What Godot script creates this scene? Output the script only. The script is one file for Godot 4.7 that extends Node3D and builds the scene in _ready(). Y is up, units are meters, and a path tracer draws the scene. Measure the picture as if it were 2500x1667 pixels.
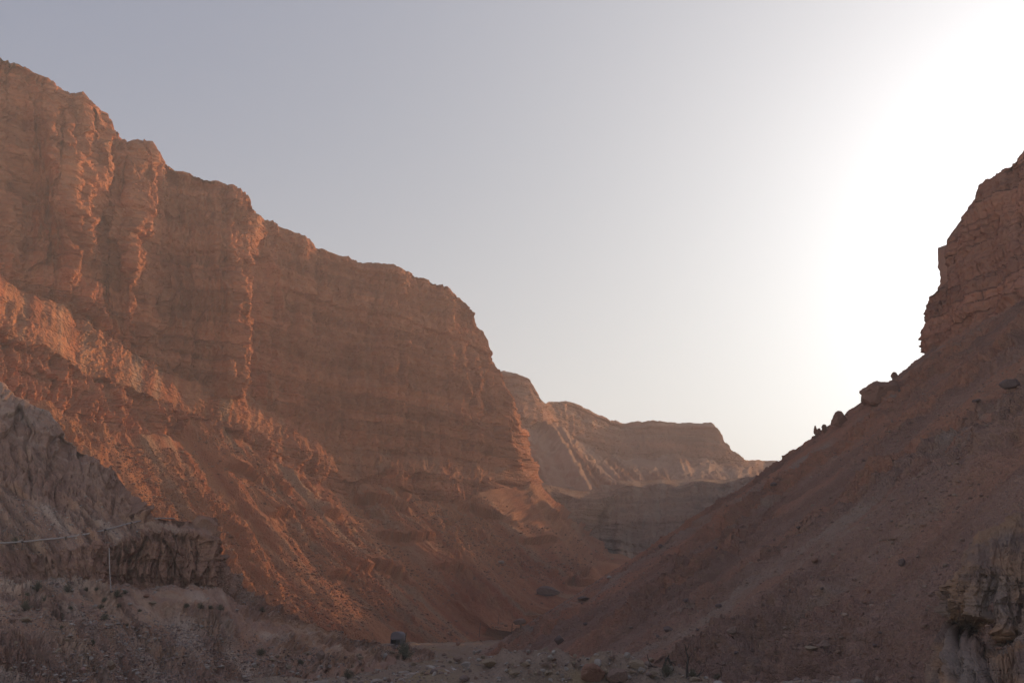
extends Node3D
# Desert canyon at low sun: stratified cliffs over scree slopes, a shaded slope on the right, a rubble-strewn wadi floor.

const F := 2430.0            # focal length in pixels of the 2500-pixel-wide photograph
const VK := 2500.0 / 2352.0
var cp := 0.0
var sp := 0.0
var nz := FastNoiseLite.new()
var nf := FastNoiseLite.new()
var nc := FastNoiseLite.new()
var hs := PackedFloat32Array()
var M := {}
var T := {}
var taken := {}
var rng := RandomNumberGenerator.new()
# surface points by viewing direction, used to set things down on the ground
const BW := 480
const BH := 330
const BC := 5.0
var bpos := PackedVector3Array()
var bdep := PackedFloat32Array()

# ------------------------------------------------------------------ helpers
func at(vx: float, vy: float, d: float) -> Vector3:
	var a := (vx * VK - 1250.0) / F
	var b := (833.5 - vy * VK) / F
	var y := b * cp + sp
	var z := cp - b * sp
	return Vector3(a / z * d, y / z * d, -d)

func numbered(called: String) -> String:
	var n: int = taken.get(called, 0)
	taken[called] = n + 1
	return called if n == 0 else "%s_%03d" % [called, n]

func tag(o: Node3D, label: String, category: String, group := "", kind := "") -> Node3D:
	if label: o.set_meta("label", label)
	if category: o.set_meta("category", category)
	if group: o.set_meta("group", group)
	if kind: o.set_meta("kind", kind)
	return o

func obj(called: String, mesh: Mesh, mat: Material, parent: Node3D = null) -> MeshInstance3D:
	var o := MeshInstance3D.new()
	o.mesh = mesh
	o.material_override = mat
	if parent:
		o.name = called
		parent.add_child(o, true)
	else:
		o.name = numbered(called)
		add_child(o)
	return o

func thing(called: String, where: Vector3, label: String, category: String, group := "") -> Node3D:
	var o := Node3D.new()
	o.name = numbered(called)
	add_child(o)
	o.position = where
	tag(o, label, category, group)
	return o

func stations(list: Array) -> PackedFloat32Array:
	# [[u0, n], [u1, n], ..., [uk]] -> n samples in each interval
	var r := PackedFloat32Array()
	for k in list.size() - 1:
		var n: int = list[k][1]
		for i in n:
			r.append(lerpf(list[k][0], list[k + 1][0], float(i) / n))
	r.append(list[-1][0])
	return r

func curve(pts: Array, us: PackedFloat32Array, blur := 0) -> PackedVector3Array:
	var q := PackedVector3Array()
	for p in pts:
		q.append(p[1] if p[1] is Vector3 else at(p[1], p[2], p[3]))
	var r := PackedVector3Array()
	var k := 0
	for u in us:
		while k < pts.size() - 2 and u > pts[k + 1][0]:
			k += 1
		var t := clampf((u - pts[k][0]) / (pts[k + 1][0] - pts[k][0]), -1.6, 1.0)
		r.append(q[k].lerp(q[k + 1], t))
	for b in blur:
		var c := r.duplicate()
		for i in range(1, r.size() - 1):
			r[i] = (c[i - 1] + c[i] * 2.0 + c[i + 1]) * 0.25
	return r

func ramp(pts: Array, us: PackedFloat32Array) -> PackedFloat32Array:
	var r := PackedFloat32Array()
	var k := 0
	for u in us:
		while k < pts.size() - 2 and u > pts[k + 1][0]:
			k += 1
		r.append(lerpf(pts[k][1], pts[k + 1][1], clampf((u - pts[k][0]) / (pts[k + 1][0] - pts[k][0]), 0.0, 1.0)))
	return r

func note(p: Vector3) -> void:
	if p.z > -20.0:
		return
	var d := -p.z
	var a := p.x / d
	var e := p.y / d
	# back to the direction seen
	var b := (e * cp - sp) / (cp + e * sp)
	var w := cp - b * sp
	var vx := (a * w * F + 1250.0) / VK
	var vy := (833.5 - b * F) / VK
	var i := int(vx / BC)
	var j := int(vy / BC)
	if i < 0 or j < 0 or i >= BW or j >= BH:
		return
	var n := j * BW + i
	if d < bdep[n]:
		bdep[n] = d
		bpos[n] = p

func pick(vx: float, vy: float) -> Vector3:
	# the nearest ground seen in that direction: hills and slopes, or the wadi floor
	var h := pick_hill(vx, vy)
	var e := at(vx, vy, 1.0)
	var d := 20.0
	while d < -h.z * 1.04:
		if e.y * d <= fh(e.x * d, -d):
			return Vector3(e.x * d, fh(e.x * d, -d), -d)
		d *= 1.008
	return h

func pick_hill(vx: float, vy: float) -> Vector3:
	# the nearest ground seen in that direction
	var ci := int(vx / BC)
	var cj := int(vy / BC)
	for r in [2, 4, 8]:
		var least := 1e9
		for dj in range(-r, r + 1):
			for di in range(-r, r + 1):
				if ci + di >= 0 and cj + dj >= 0 and ci + di < BW and cj + dj < BH:
					least = minf(least, bdep[(cj + dj) * BW + ci + di])
		if least > 1e8:
			continue
		var best := 1e9
		var bp := Vector3.ZERO
		for dj in range(-r, r + 1):
			for di in range(-r, r + 1):
				if ci + di >= 0 and cj + dj >= 0 and ci + di < BW and cj + dj < BH:
					var n := (cj + dj) * BW + ci + di
					var q := float(di * di + dj * dj)
					if bdep[n] < least * 1.3 and q < best:
						best = q
						bp = bpos[n]
		return bp
	return at(vx, vy, 100.0)

# ------------------------------------------------------------------ terrain
func grid_mesh(p: PackedVector3Array, c: PackedColorArray, nu: int, nv: int, flip: bool) -> ArrayMesh:
	var nrm := PackedVector3Array()
	nrm.resize(p.size())
	var sg := -1.0 if flip else 1.0
	for j in nv:
		var ja := maxi(j - 1, 0) * nu
		var jb := mini(j + 1, nv - 1) * nu
		var jr := j * nu
		for i in nu:
			var du := p[jr + mini(i + 1, nu - 1)] - p[jr + maxi(i - 1, 0)]
			var dv := p[jb + i] - p[ja + i]
			nrm[jr + i] = (du.cross(dv) * sg).normalized()
	var idx := PackedInt32Array()
	idx.resize((nu - 1) * (nv - 1) * 6)
	var k := 0
	for j in nv - 1:
		for i in nu - 1:
			var a := j * nu + i
			var b := a + 1
			var d := a + nu
			var e := d + 1
			if flip:
				idx[k] = a; idx[k + 1] = b; idx[k + 2] = d
				idx[k + 3] = b; idx[k + 4] = e; idx[k + 5] = d
			else:
				idx[k] = a; idx[k + 1] = d; idx[k + 2] = b
				idx[k + 3] = b; idx[k + 4] = d; idx[k + 5] = e
			k += 6
	var arr := []
	arr.resize(Mesh.ARRAY_MAX)
	arr[Mesh.ARRAY_VERTEX] = p
	arr[Mesh.ARRAY_NORMAL] = nrm
	arr[Mesh.ARRAY_COLOR] = c
	arr[Mesh.ARRAY_INDEX] = idx
	var m := ArrayMesh.new()
	m.add_surface_from_arrays(Mesh.PRIMITIVE_TRIANGLES, arr)
	return m

func terrain(called: String, cv: Array, seg: Array, o: Dictionary) -> Dictionary:
	var nu: int = cv[0].size()
	var nv := 1
	for s in seg:
		nv += int(s[0])
	var p := PackedVector3Array()
	p.resize(nu * nv)
	var cwr := PackedFloat32Array()
	var rbr := PackedFloat32Array()
	var smk: Array[PackedFloat32Array] = []
	var row := 0
	for k in seg.size():
		var n: int = seg[k][0]
		var last := 1 if k == seg.size() - 1 else 0
		var sag: float = seg[k][2] if seg[k].size() > 2 else 0.0
		for q in n + last:
			var t := float(q) / n
			var drop := sag * 4.0 * t * (1.0 - t)
			for i in nu:
				var a: Vector3 = cv[k][i]
				var b: Vector3 = cv[k + 1][i]
				var v := a.lerp(b, t)
				v.y -= drop * (a.y - b.y)
				p[row * nu + i] = v
			cwr.append(seg[k][1])
			rbr.append(seg[k][3] if seg[k].size() > 3 else 1.0)
			smk.append(seg[k][4] if seg[k].size() > 4 else PackedFloat32Array())
			row += 1
	for b in 2:
		var cc := cwr.duplicate()
		for j in range(1, nv - 1):
			cwr[j] = (cc[j - 1] + cc[j] + cc[j + 1]) / 3.0
	# arc length along the reference row
	var ref: PackedVector3Array = cv[o.get("ref", 1)]
	var ss := PackedFloat32Array()
	var acc := 0.0
	for i in nu:
		if i > 0:
			acc += ref[i].distance_to(ref[i - 1])
		ss.append(acc)
	var cm: PackedFloat32Array = o.get("mask", PackedFloat32Array())
	var am: PackedFloat32Array = o.get("amp", PackedFloat32Array())
	var sgn: float = o.get("side", 1.0)
	var k1: float = 1.0 / float(o.get("scale", 1.0))
	var sc: float = o.get("scale", 1.0)
	var ribs: float = o.get("ribs", 7.0)
	var ribf: float = o.get("ribf", 0.022)
	var gully: float = o.get("gully", 2.2)
	var rough: float = o.get("rough", 1.0)
	var jit: float = o.get("jit", 10.0)
	var look: int = o.get("look", 0)
	var sd: float = o.get("seed", 0.0)
	var lev: float = o.get("level", 1.0)
	var blk: float = o.get("blocks", 1.0)
	var ledge: float = o.get("ledge", 0.0)
	var rk: PackedFloat32Array = o.get("calm", PackedFloat32Array())
	var rim0: int = seg[0][0]
	var out := PackedVector3Array()
	out.resize(nu * nv)
	var col := PackedColorArray()
	col.resize(nu * nv)
	var cws := PackedFloat32Array()
	cws.resize(nu * nv)
	var tl := PackedFloat32Array()
	tl.resize(nu)
	var dip: float = o.get("dip", 0.0)
	for j in nv:
		var ja := maxi(j - 2, 0) * nu
		var jb := mini(j + 2, nv - 1) * nu
		var jr := j * nu
		for i in nu:
			var v := p[jr + i]
			if j > 0:
				tl[i] += v.distance_to(p[jr - nu + i])
			var du := p[jr + mini(i + 3, nu - 1)] - p[jr + maxi(i - 3, 0)]
			var dv := p[jb + i] - p[ja + i]
			var n := (du.cross(dv) * sgn).normalized()
			var s := ss[i] * k1 + sd
			var y := v.y * k1
			var t := tl[i] * k1
			var jj := clampi(j + int(nz.get_noise_2d(s * 0.045, 7.7 + j * 0.01) * jit + nz.get_noise_2d(s * 0.16, 3.3) * jit * 0.4), 0, nv - 1)
			var cw := cwr[jj]
			if cm.size() > 0:
				cw *= cm[i]
			if smk[jj].size() > 0:
				cw *= smk[jj][i]
			var disp := 0.0
			var dir := n
			if cw > 0.02:
				var yy := y + nz.get_noise_2d(s * 0.006, y * 0.006) * 6.0 + s * dip
				var wx := s + nz.get_noise_2d(y * 0.05, s * 0.02) * 1.5
				var rb := nz.get_noise_2d(wx * ribf, y * ribf * 0.2 + 11.0) * ribs
				rb += (absf(nz.get_noise_2d(wx * ribf * 3.3 + 40.0, y * ribf * 0.35)) - 0.3) * ribs * 0.75
				rb += (absf(nz.get_noise_2d(wx * ribf * 9.0 + 90.0, y * ribf * 1.1)) - 0.3) * ribs * 0.3
				rb += (absf(nz.get_noise_2d(wx * ribf * 24.0 + 10.0, y * ribf * 3.5)) - 0.3) * ribs * 0.12
				rb *= rbr[jj] * (am[i] if am.size() > 0 else 1.0)
				var l1 := hs[int(yy * 0.16 + 400.0) & 1023] * 1.1 + hs[int(yy * 0.45 + 700.0) & 1023] * 0.7 + hs[int(yy * 1.1 + 100.0) & 1023] * 0.45
				l1 = (l1 - 1.1) * (0.8 + 0.7 * nz.get_noise_2d(s * 0.02, y * 0.03 + 60.0)) + 1.0
				var bl := nc.get_noise_2d(wx * 0.12, y * 0.045) * 1.1 + nc.get_noise_2d(wx * 0.36 + 30.0, y * 0.12) * 0.9 + nc.get_noise_2d(wx * 0.95 + 70.0, y * 0.36) * 0.42
				var fi := nf.get_noise_2d(s * 0.05, y * 0.04) * 1.3 + nf.get_noise_2d(s * 0.35 + 5.0, y * 0.3) * 0.35
				disp += cw * (rb + (l1 - 1.0) * lev + bl * blk + fi) * clampf((j - rim0 + 4) / 12.0, 0.55, 1.0)
				dir = Vector3(n.x, n.y * (1.0 - 0.85 * cw), n.z).normalized()
			var tw := 1.0 - cw
			if tw > 0.02:
				var g := nz.get_noise_2d(s * 0.035, t * 0.004) * gully
				g += (absf(nz.get_noise_2d(s * 0.11 + 20.0, t * 0.008)) - 0.3) * gully * 0.5
				g += nz.get_noise_2d(s * 0.4, t * 0.03) * gully * 0.06
				var bu := nf.get_noise_2d(s * 0.09, t * 0.06) * 1.3 + nc.get_noise_2d(s * 0.55, t * 0.5) * 0.14 + nf.get_noise_2d(s * 0.6 + 9.0, t * 0.5) * 0.35
				var rm := 0.5 + 1.7 * clampf(nz.get_noise_2d(s * 0.022 + 5.0, t * 0.016) + 0.35, 0.0, 1.0)
				if ledge > 0.0:
					# remnants of harder beds standing out of the scree
					for q in 3:
						var lv: float = [20.0, 40.0, 57.0][q] + nz.get_noise_2d(s * 0.01, q * 9.0) * 6.0 + nc.get_noise_2d(s * 0.14, q * 5.0) * 1.6
						var mk := clampf(nz.get_noise_2d(s * 0.021 + q * 31.0, q * 13.0) * 3.0 - 0.35, 0.0, 1.0)
						if mk > 0.0 and y > lv and y < lv + 13.0:
							g += ledge * mk * (1.0 - (y - lv) / 13.0)
						if mk > 0.3 and absf(y - lv) < 2.5:
							cw = maxf(cw, 0.7)
				if rk.size() > 0:
					rm *= rk[i]
				disp += tw * (g + bu * rough * rm) * (clampf((j - rim0 + 2) / 20.0, 0.2, 1.0) if rim0 > 0 else 1.0)
			v += dir * (disp * sc)
			out[jr + i] = v
			cws[jr + i] = cw
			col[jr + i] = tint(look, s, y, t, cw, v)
	var r := {"lo": 0, "p": out, "nu": nu, "nv": nv, "cw": cws}
	for v in out:
		note(v)
	var cut: int = o.get("split", nv - 1)
	r.node = obj(called, grid_mesh(out.slice(0, (cut + 1) * nu), col.slice(0, (cut + 1) * nu), nu, cut + 1, sgn < 0.0), M[o.get("mat", "rock_far")])
	if cut < nv - 1:
		r.lower = obj(o.lower, grid_mesh(out.slice(cut * nu), col.slice(cut * nu), nu, nv - cut, sgn < 0.0), M[o.get("mat2", "rock_far")])
	return r

func mixc(a: Color, b: Color, t: float) -> Color:
	return a.lerp(b, clampf(t, 0.0, 1.0))

func tint(look: int, s: float, y: float, t: float, cw: float, v: Vector3) -> Color:
	# the rock's own colours: strata, stains, scree of different stone; the hilltop also has painted sunlight
	var c: Color
	if look == 0:      # left massif
		var yy := y + nz.get_noise_2d(s * 0.006, y * 0.006) * 6.0
		var lay := hs[int(yy * 0.31 + 400.0) & 1023]
		var lay2 := hs[int(yy * 0.87 + 700.0) & 1023]
		var cl := mixc(Color(0.552, 0.215, 0.110), Color(0.430, 0.156, 0.083), lay * 0.8 + nf.get_noise_2d(s * 0.03, y * 0.05) * 0.9 - 0.1)
		cl = mixc(cl, Color(0.606, 0.287, 0.154), lay2 * 0.35 + nf.get_noise_2d(s * 0.2, y * 0.02 + 50.0) * 0.5 - 0.05)
		var st := nz.get_noise_2d(s * 0.05, t * 0.004 + 3.0) + nz.get_noise_2d(s * 0.19, t * 0.012 + 8.0) * 0.7
		var ta := mixc(Color(0.552, 0.240, 0.121), Color(0.440, 0.154, 0.078), st * 1.2 + 0.2)
		var gr := nz.get_noise_2d(s * 0.075 + 60.0, t * 0.006)
		ta = mixc(ta, Color(0.480, 0.279, 0.170), (gr - 0.25) * 2.5)
		ta = mixc(ta, Color(0.423, 0.175, 0.092), nf.get_noise_2d(s * 0.3, t * 0.2) * 0.8)
		c = mixc(ta, cl, cw)
	elif look == 1:    # far mesas
		var yy1 := y + nz.get_noise_2d(s * 0.004, y * 0.01) * 14.0
		var l1 := hs[int(yy1 * 0.16 + 300.0) & 1023]
		var c1 := mixc(Color(0.543, 0.262, 0.160), Color(0.449, 0.212, 0.130), l1 + nf.get_noise_2d(s * 0.02, y * 0.05) * 0.5)
		c1 = mixc(c1, Color(0.648, 0.423, 0.293), (hs[int(yy1 * 0.33 + 100.0) & 1023] - 0.72) * 3.0)
		var s1 := nz.get_noise_2d(s * 0.018, t * 0.005)
		var t1 := mixc(Color(0.596, 0.368, 0.250), Color(0.460, 0.230, 0.142), s1 * 1.5 + 0.35)
		c = mixc(t1, c1, cw)
	elif look == 2:    # right slope
		var q := nz.get_noise_2d(s * 0.03, t * 0.006) + nf.get_noise_2d(s * 0.08, t * 0.03) * 0.6
		var zone := smoothstep(-0.35, 0.45, nz.get_noise_2d(s * 0.02 + 30.0, t * 0.008) * 0.7 + (v.y * 0.012 + v.z * -0.006 - 1.05))
		var c2 := mixc(Color(0.414, 0.244, 0.189), Color(0.555, 0.260, 0.165), zone)
		c2 = mixc(c2, Color(0.465, 0.320, 0.248), (q - 0.28) * 2.0)
		c2 = mixc(c2, Color(0.341, 0.185, 0.137), (-q - 0.1) * 1.3)
		c2 = mixc(c2, Color(0.423, 0.241, 0.159), nf.get_noise_2d(s * 0.5, t * 0.35) * 0.9)
		var l2 := hs[int(y * 0.8 + 700.0) & 1023]
		var k2 := mixc(Color(0.541, 0.240, 0.146), Color(0.445, 0.194, 0.126), l2 * 0.7 + nf.get_noise_2d(s * 0.06, y * 0.05) * 0.7)
		c = mixc(c2, k2, cw)
	elif look == 3:    # foreground hill
		var q3 := nf.get_noise_2d(s * 0.035, t * 0.03) + nz.get_noise_2d(s * 0.012, t * 0.012)
		var c3 := mixc(Color(0.503, 0.304, 0.226), Color(0.601, 0.381, 0.264), q3 * 1.2)
		c3 = mixc(c3, Color(0.417, 0.242, 0.181), -q3 * 1.0)
		c3 = mixc(c3, Color(0.549, 0.287, 0.177), nf.get_noise_2d(s * 0.11 + 70.0, t * 0.09) * 1.2 - 0.1)
		c3 = mixc(c3, Color(0.654, 0.463, 0.355), (nz.get_noise_2d(s * 0.04 + 20.0, t * 0.03 + 5.0) - 0.35) * 2.0)
		c3 = mixc(c3, Color(0.665, 0.491, 0.386), (v.y - 25.0 + nf.get_noise_2d(s * 0.06, t * 0.06) * 9.0 + (nz.get_noise_2d(s * 0.02, 4.0)) * 3.0) * 0.4)  # hilltop paled by height: pale rock plus a sunlit patch put into the colour
		var k3 := mixc(Color(0.470, 0.260, 0.177), Color(0.379, 0.204, 0.147), hs[int(y * 1.6 + 300.0) & 1023] + nf.get_noise_2d(s * 0.1, y * 0.1) * 0.6)
		c = mixc(c3, k3, cw)
	elif look == 6:    # near outcrop
		c = mixc(Color(0.40, 0.235, 0.145), Color(0.27, 0.17, 0.13), nf.get_noise_2d(s * 0.05, y * 0.06) * 1.8 + 0.35)
		c = mixc(c, Color(0.30, 0.22, 0.18), nz.get_noise_2d(s * 0.04 + 9.0, y * 0.05) * 1.2)
	elif look == 4:    # gorge headwall
		var l4 := hs[int(y * 0.35 + 222.0) & 1023]
		c = mixc(Color(0.440, 0.262, 0.172), Color(0.341, 0.198, 0.133), l4 + nf.get_noise_2d(s * 0.04, y * 0.06) * 0.8)
		c = mixc(c, Color(0.495, 0.346, 0.247), (nz.get_noise_2d(s * 0.06, y * 0.015) - 0.1) * 1.2)
	else:              # wadi floor
		var q5 := nf.get_noise_2d(v.x * 0.05, v.z * 0.05)
		c = mixc(Color(0.377, 0.262, 0.198), Color(0.461, 0.346, 0.257), q5 + 0.2)
		c = mixc(c, Color(0.323, 0.227, 0.153), nf.get_noise_2d(v.x * 0.16 + 40.0, v.z * 0.16) * 1.3 - 0.1)
		c = mixc(c, Color(0.373, 0.262, 0.137), nf.get_noise_2d(v.x * 0.09 + 80.0, v.z * 0.09) * 1.4 - 0.25)
	c.a = 1.0
	return c

# ------------------------------------------------------------------ rocks
func ico(sub: int) -> Array:
	var g := (1.0 + sqrt(5.0)) / 2.0
	var v: Array[Vector3] = []
	for a in [[-1, g, 0], [1, g, 0], [-1, -g, 0], [1, -g, 0], [0, -1, g], [0, 1, g], [0, -1, -g], [0, 1, -g], [g, 0, -1], [g, 0, 1], [-g, 0, -1], [-g, 0, 1]]:
		v.append(Vector3(a[0], a[1], a[2]).normalized())
	var f := [[0, 11, 5], [0, 5, 1], [0, 1, 7], [0, 7, 10], [0, 10, 11], [1, 5, 9], [5, 11, 4], [11, 10, 2], [10, 7, 6], [7, 1, 8], [3, 9, 4], [3, 4, 2], [3, 2, 6], [3, 6, 8], [3, 8, 9], [4, 9, 5], [2, 4, 11], [6, 2, 10], [8, 6, 7], [9, 8, 1]]
	for k in sub:
		var mid := {}
		var nfc := []
		for t in f:
			var m := []
			for e in 3:
				var a: int = t[e]
				var b: int = t[(e + 1) % 3]
				var key := mini(a, b) * 100000 + maxi(a, b)
				if not mid.has(key):
					mid[key] = v.size()
					v.append((v[a] + v[b]).normalized())
				m.append(mid[key])
			nfc.append([t[0], m[0], m[2]])
			nfc.append([t[1], m[1], m[0]])
			nfc.append([t[2], m[2], m[1]])
			nfc.append([m[0], m[1], m[2]])
		f = nfc
	return [v, f]

func rock(sd: int, sub: int, planes: int, shape: Vector3, noise := 0.06, freq := 2.0, dlo := 0.55, dhi := 0.92) -> ArrayMesh:
	# a broken stone: a ball cut by random planes, then roughened; about one unit across, its base at y = -0.3
	var r := RandomNumberGenerator.new()
	r.seed = sd
	var nn: Array[Vector3] = []
	var dd: Array[float] = []
	for k in planes:
		nn.append(Vector3(r.randfn(), r.randfn(), r.randfn()).normalized())
		dd.append(r.randf_range(dlo, dhi))
	var g := ico(sub)
	var q: Array[Vector3] = []
	for d: Vector3 in g[0]:
		var rad := 1.0
		for k in planes:
			var c := d.dot(nn[k])
			if c > 0.05:
				rad = minf(rad, dd[k] / c)
		rad += nf.get_noise_3d(d.x * freq + sd, d.y * freq, d.z * freq) * noise * 2.0 + nc.get_noise_3d(d.x * freq * 1.6 + sd, d.y * freq * 1.6, d.z * freq * 1.6) * noise
		q.append(d * rad * shape * 0.5)
	var st := SurfaceTool.new()
	st.begin(Mesh.PRIMITIVE_TRIANGLES)
	st.set_smooth_group(-1)
	for t in g[1]:
		st.add_vertex(q[t[0]])
		st.add_vertex(q[t[2]])
		st.add_vertex(q[t[1]])
	st.generate_normals()
	return st.commit()

func tube(pts: PackedVector3Array, r0: float, r1: float, sides := 7) -> ArrayMesh:
	var st := SurfaceTool.new()
	st.begin(Mesh.PRIMITIVE_TRIANGLES)
	tube_into(st, pts, r0, r1, sides)
	st.generate_normals()
	return st.commit()

func tube_into(st: SurfaceTool, pts: PackedVector3Array, r0: float, r1: float, sides := 7) -> void:
	var rings := []
	for i in pts.size():
		var d := (pts[mini(i + 1, pts.size() - 1)] - pts[maxi(i - 1, 0)]).normalized()
		var a := d.cross(Vector3.UP if absf(d.y) < 0.9 else Vector3.RIGHT).normalized()
		var b := d.cross(a)
		var rr := lerpf(r0, r1, float(i) / maxf(1.0, pts.size() - 1))
		var ring := []
		for k in sides:
			var w := TAU * k / sides
			ring.append(pts[i] + (a * cos(w) + b * sin(w)) * rr)
		rings.append(ring)
	st.set_smooth_group(0)
	for i in pts.size() - 1:
		for k in sides:
			var k2 := (k + 1) % sides
			for q in [rings[i][k], rings[i + 1][k], rings[i][k2], rings[i][k2], rings[i + 1][k], rings[i + 1][k2]]:
				st.add_vertex(q)
	st.set_smooth_group(-1)
	for k in range(1, sides - 1):
		for q in [rings[0][0], rings[0][k], rings[0][k + 1]]:
			st.add_vertex(q)
		for q in [rings[-1][0], rings[-1][k + 1], rings[-1][k]]:
			st.add_vertex(q)

func shrub_meshes(sd: int, tall: float, dense := 26) -> Array:
	# [foliage, stems] of a low desert shrub about one unit wide
	var r := RandomNumberGenerator.new()
	r.seed = sd
	var st := SurfaceTool.new()
	st.begin(Mesh.PRIMITIVE_TRIANGLES)
	st.set_smooth_group(-1)
	var sm := SurfaceTool.new()
	sm.begin(Mesh.PRIMITIVE_TRIANGLES)
	for k in 34:
		var az := r.randf() * TAU
		var el := r.randf_range(0.15, 1.5)
		var d := Vector3(cos(az) * cos(el), sin(el), sin(az) * cos(el))
		var l := r.randf_range(0.32, 0.55)
		var tip := Vector3(d.x * l, d.y * l * tall * 1.7, d.z * l)
		var mid := tip * 0.5 + Vector3(r.randf() - 0.5, r.randf() * 0.5, r.randf() - 0.5) * 0.12
		tube_into(sm, PackedVector3Array([Vector3.ZERO, mid, tip]), 0.012, 0.004, 3)
		for q in dense:
			var b := mid.lerp(tip, r.randf_range(-0.3, 1.08)) + Vector3(r.randfn(), r.randfn(), r.randfn()) * 0.055
			b.y = maxf(b.y, 0.0)
			var e := (d + Vector3(r.randfn(), r.randfn() + 0.4, r.randfn()) * 0.8).normalized() * r.randf_range(0.03, 0.085)
			var w := e.cross(Vector3(r.randfn(), r.randfn(), r.randfn())).normalized() * 0.011
			for p in [b - w, b + e, b + w]:
				st.add_vertex(p)
	st.generate_normals()
	sm.generate_normals()
	return [st.commit(), sm.commit()]

func fh(x: float, z: float) -> float:
	# height of the wadi floor
	var d := -z
	var y := -4.2 - clampf(d - 66.0, 0.0, 260.0) * 0.0115 + maxf(66.0 - d, 0.0) * 0.02
	y += nf.get_noise_2d(x * 0.03, z * 0.03) * 0.7 + nf.get_noise_2d(x * 0.14 + 50.0, z * 0.14) * 0.45
	var mx := (x - 4.2) / 8.5
	var mz := (z + 67.0) / 5.0
	y += 1.9 * exp(-pow(mx * mx + mz * mz, 1.6)) * (1.0 + nf.get_noise_2d(x * 0.3, z * 0.3) * 0.5)
	var m2 := (x - 14.0) / 7.0
	var m3 := (z + 60.0) / 4.0
	y += 0.8 * exp(-m2 * m2 - m3 * m3)
	return y

# ------------------------------------------------------------------ materials
func noise_tex(kind: int, freq: float, oct: int, sd: int, size: int, lo: Color, hi: Color) -> NoiseTexture2D:
	var n := FastNoiseLite.new()
	n.noise_type = kind as FastNoiseLite.NoiseType
	n.frequency = freq
	n.seed = sd
	n.fractal_type = FastNoiseLite.FRACTAL_FBM
	n.fractal_octaves = oct
	n.fractal_gain = 0.6
	if kind == FastNoiseLite.TYPE_CELLULAR:
		n.cellular_return_type = FastNoiseLite.RETURN_DISTANCE2_SUB
	var t := NoiseTexture2D.new()
	t.width = size
	t.height = size
	t.seamless = true
	t.noise = n
	var g := Gradient.new()
	g.set_color(0, lo)
	g.set_color(1, hi)
	t.color_ramp = g
	return t

func beds() -> Array:
	# relief of bedded, jointed rock: layers of uneven thickness, each broken into uneven blocks
	var n := 1024
	var by := PackedByteArray()
	by.resize(n * n)
	var tone := PackedByteArray()
	tone.resize(n * n)
	var r := RandomNumberGenerator.new()
	r.seed = 19
	var y0 := 0
	while y0 < n:
		var th := mini(int(r.randf_range(7.0, 46.0)), n - y0)
		var bedh := r.randf_range(0.35, 0.8)
		var x0 := -r.randi_range(0, 120)
		while x0 < n:
			var w := int(r.randf_range(0.8, 5.0) * (th + 10))
			var h := bedh + r.randf_range(-0.16, 0.16)
			var tilt := r.randf_range(-0.1, 0.1)
			var deep := r.randf_range(0.0, 0.5)
			for y in range(y0, y0 + th):
				for x in range(maxi(x0, 0), mini(x0 + w, n)):
					var wob := nf.get_noise_2d(x * 0.02, y * 0.02) * 6.0
					var e := minf(minf(float(x - x0) + wob, float(x0 + w - x) - wob), minf(float(y - y0) + wob * 0.4 + 1.0, float(y0 + th - y) - wob * 0.4 + 1.0))
					var v := h + tilt * float(x - x0) / w + nf.get_noise_2d(x * 0.05 + 9.0, y * 0.06) * 0.16
					tone[y * n + x] = int(clampf(0.70 + 0.34 * v, 0.0, 1.0) * 255.0)
					if e < 2.5:
						v -= (0.12 + deep * 0.4) * (1.0 - maxf(e, 0.0) / 2.5)
					by[y * n + x] = int(clampf(v, 0.0, 1.0) * 255.0)
			x0 += w
		y0 += th
	return [ImageTexture.create_from_image(Image.create_from_data(n, n, false, Image.FORMAT_L8, by)), ImageTexture.create_from_image(Image.create_from_data(n, n, false, Image.FORMAT_L8, tone))]

func ground_mat(uv: float, bump: float, cell: Texture2D, grain: Texture2D) -> StandardMaterial3D:
	var m := StandardMaterial3D.new()
	m.vertex_color_use_as_albedo = true
	m.albedo_texture = grain
	m.roughness = 0.95
	m.metallic_specular = 0.2
	m.uv1_triplanar = true
	m.uv1_world_triplanar = true
	m.uv1_scale = Vector3.ONE * uv
	m.heightmap_enabled = true
	m.heightmap_texture = cell
	m.heightmap_scale = bump
	m.cull_mode = BaseMaterial3D.CULL_DISABLED
	return m

func flat_mat(c: Color, rough := 0.9, metal := 0.0) -> StandardMaterial3D:
	var m := StandardMaterial3D.new()
	m.albedo_color = c.linear_to_srgb()
	m.roughness = rough
	m.metallic = metal
	m.metallic_specular = 0.25
	m.cull_mode = BaseMaterial3D.CULL_DISABLED
	return m

func stone_mat(c: Color, uv: float, bump: float) -> StandardMaterial3D:
	var m := ground_mat(uv, bump, T.rubble, T.grain)
	m.vertex_color_use_as_albedo = false
	m.albedo_color = c.linear_to_srgb()
	m.uv1_world_triplanar = true
	return m

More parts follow.
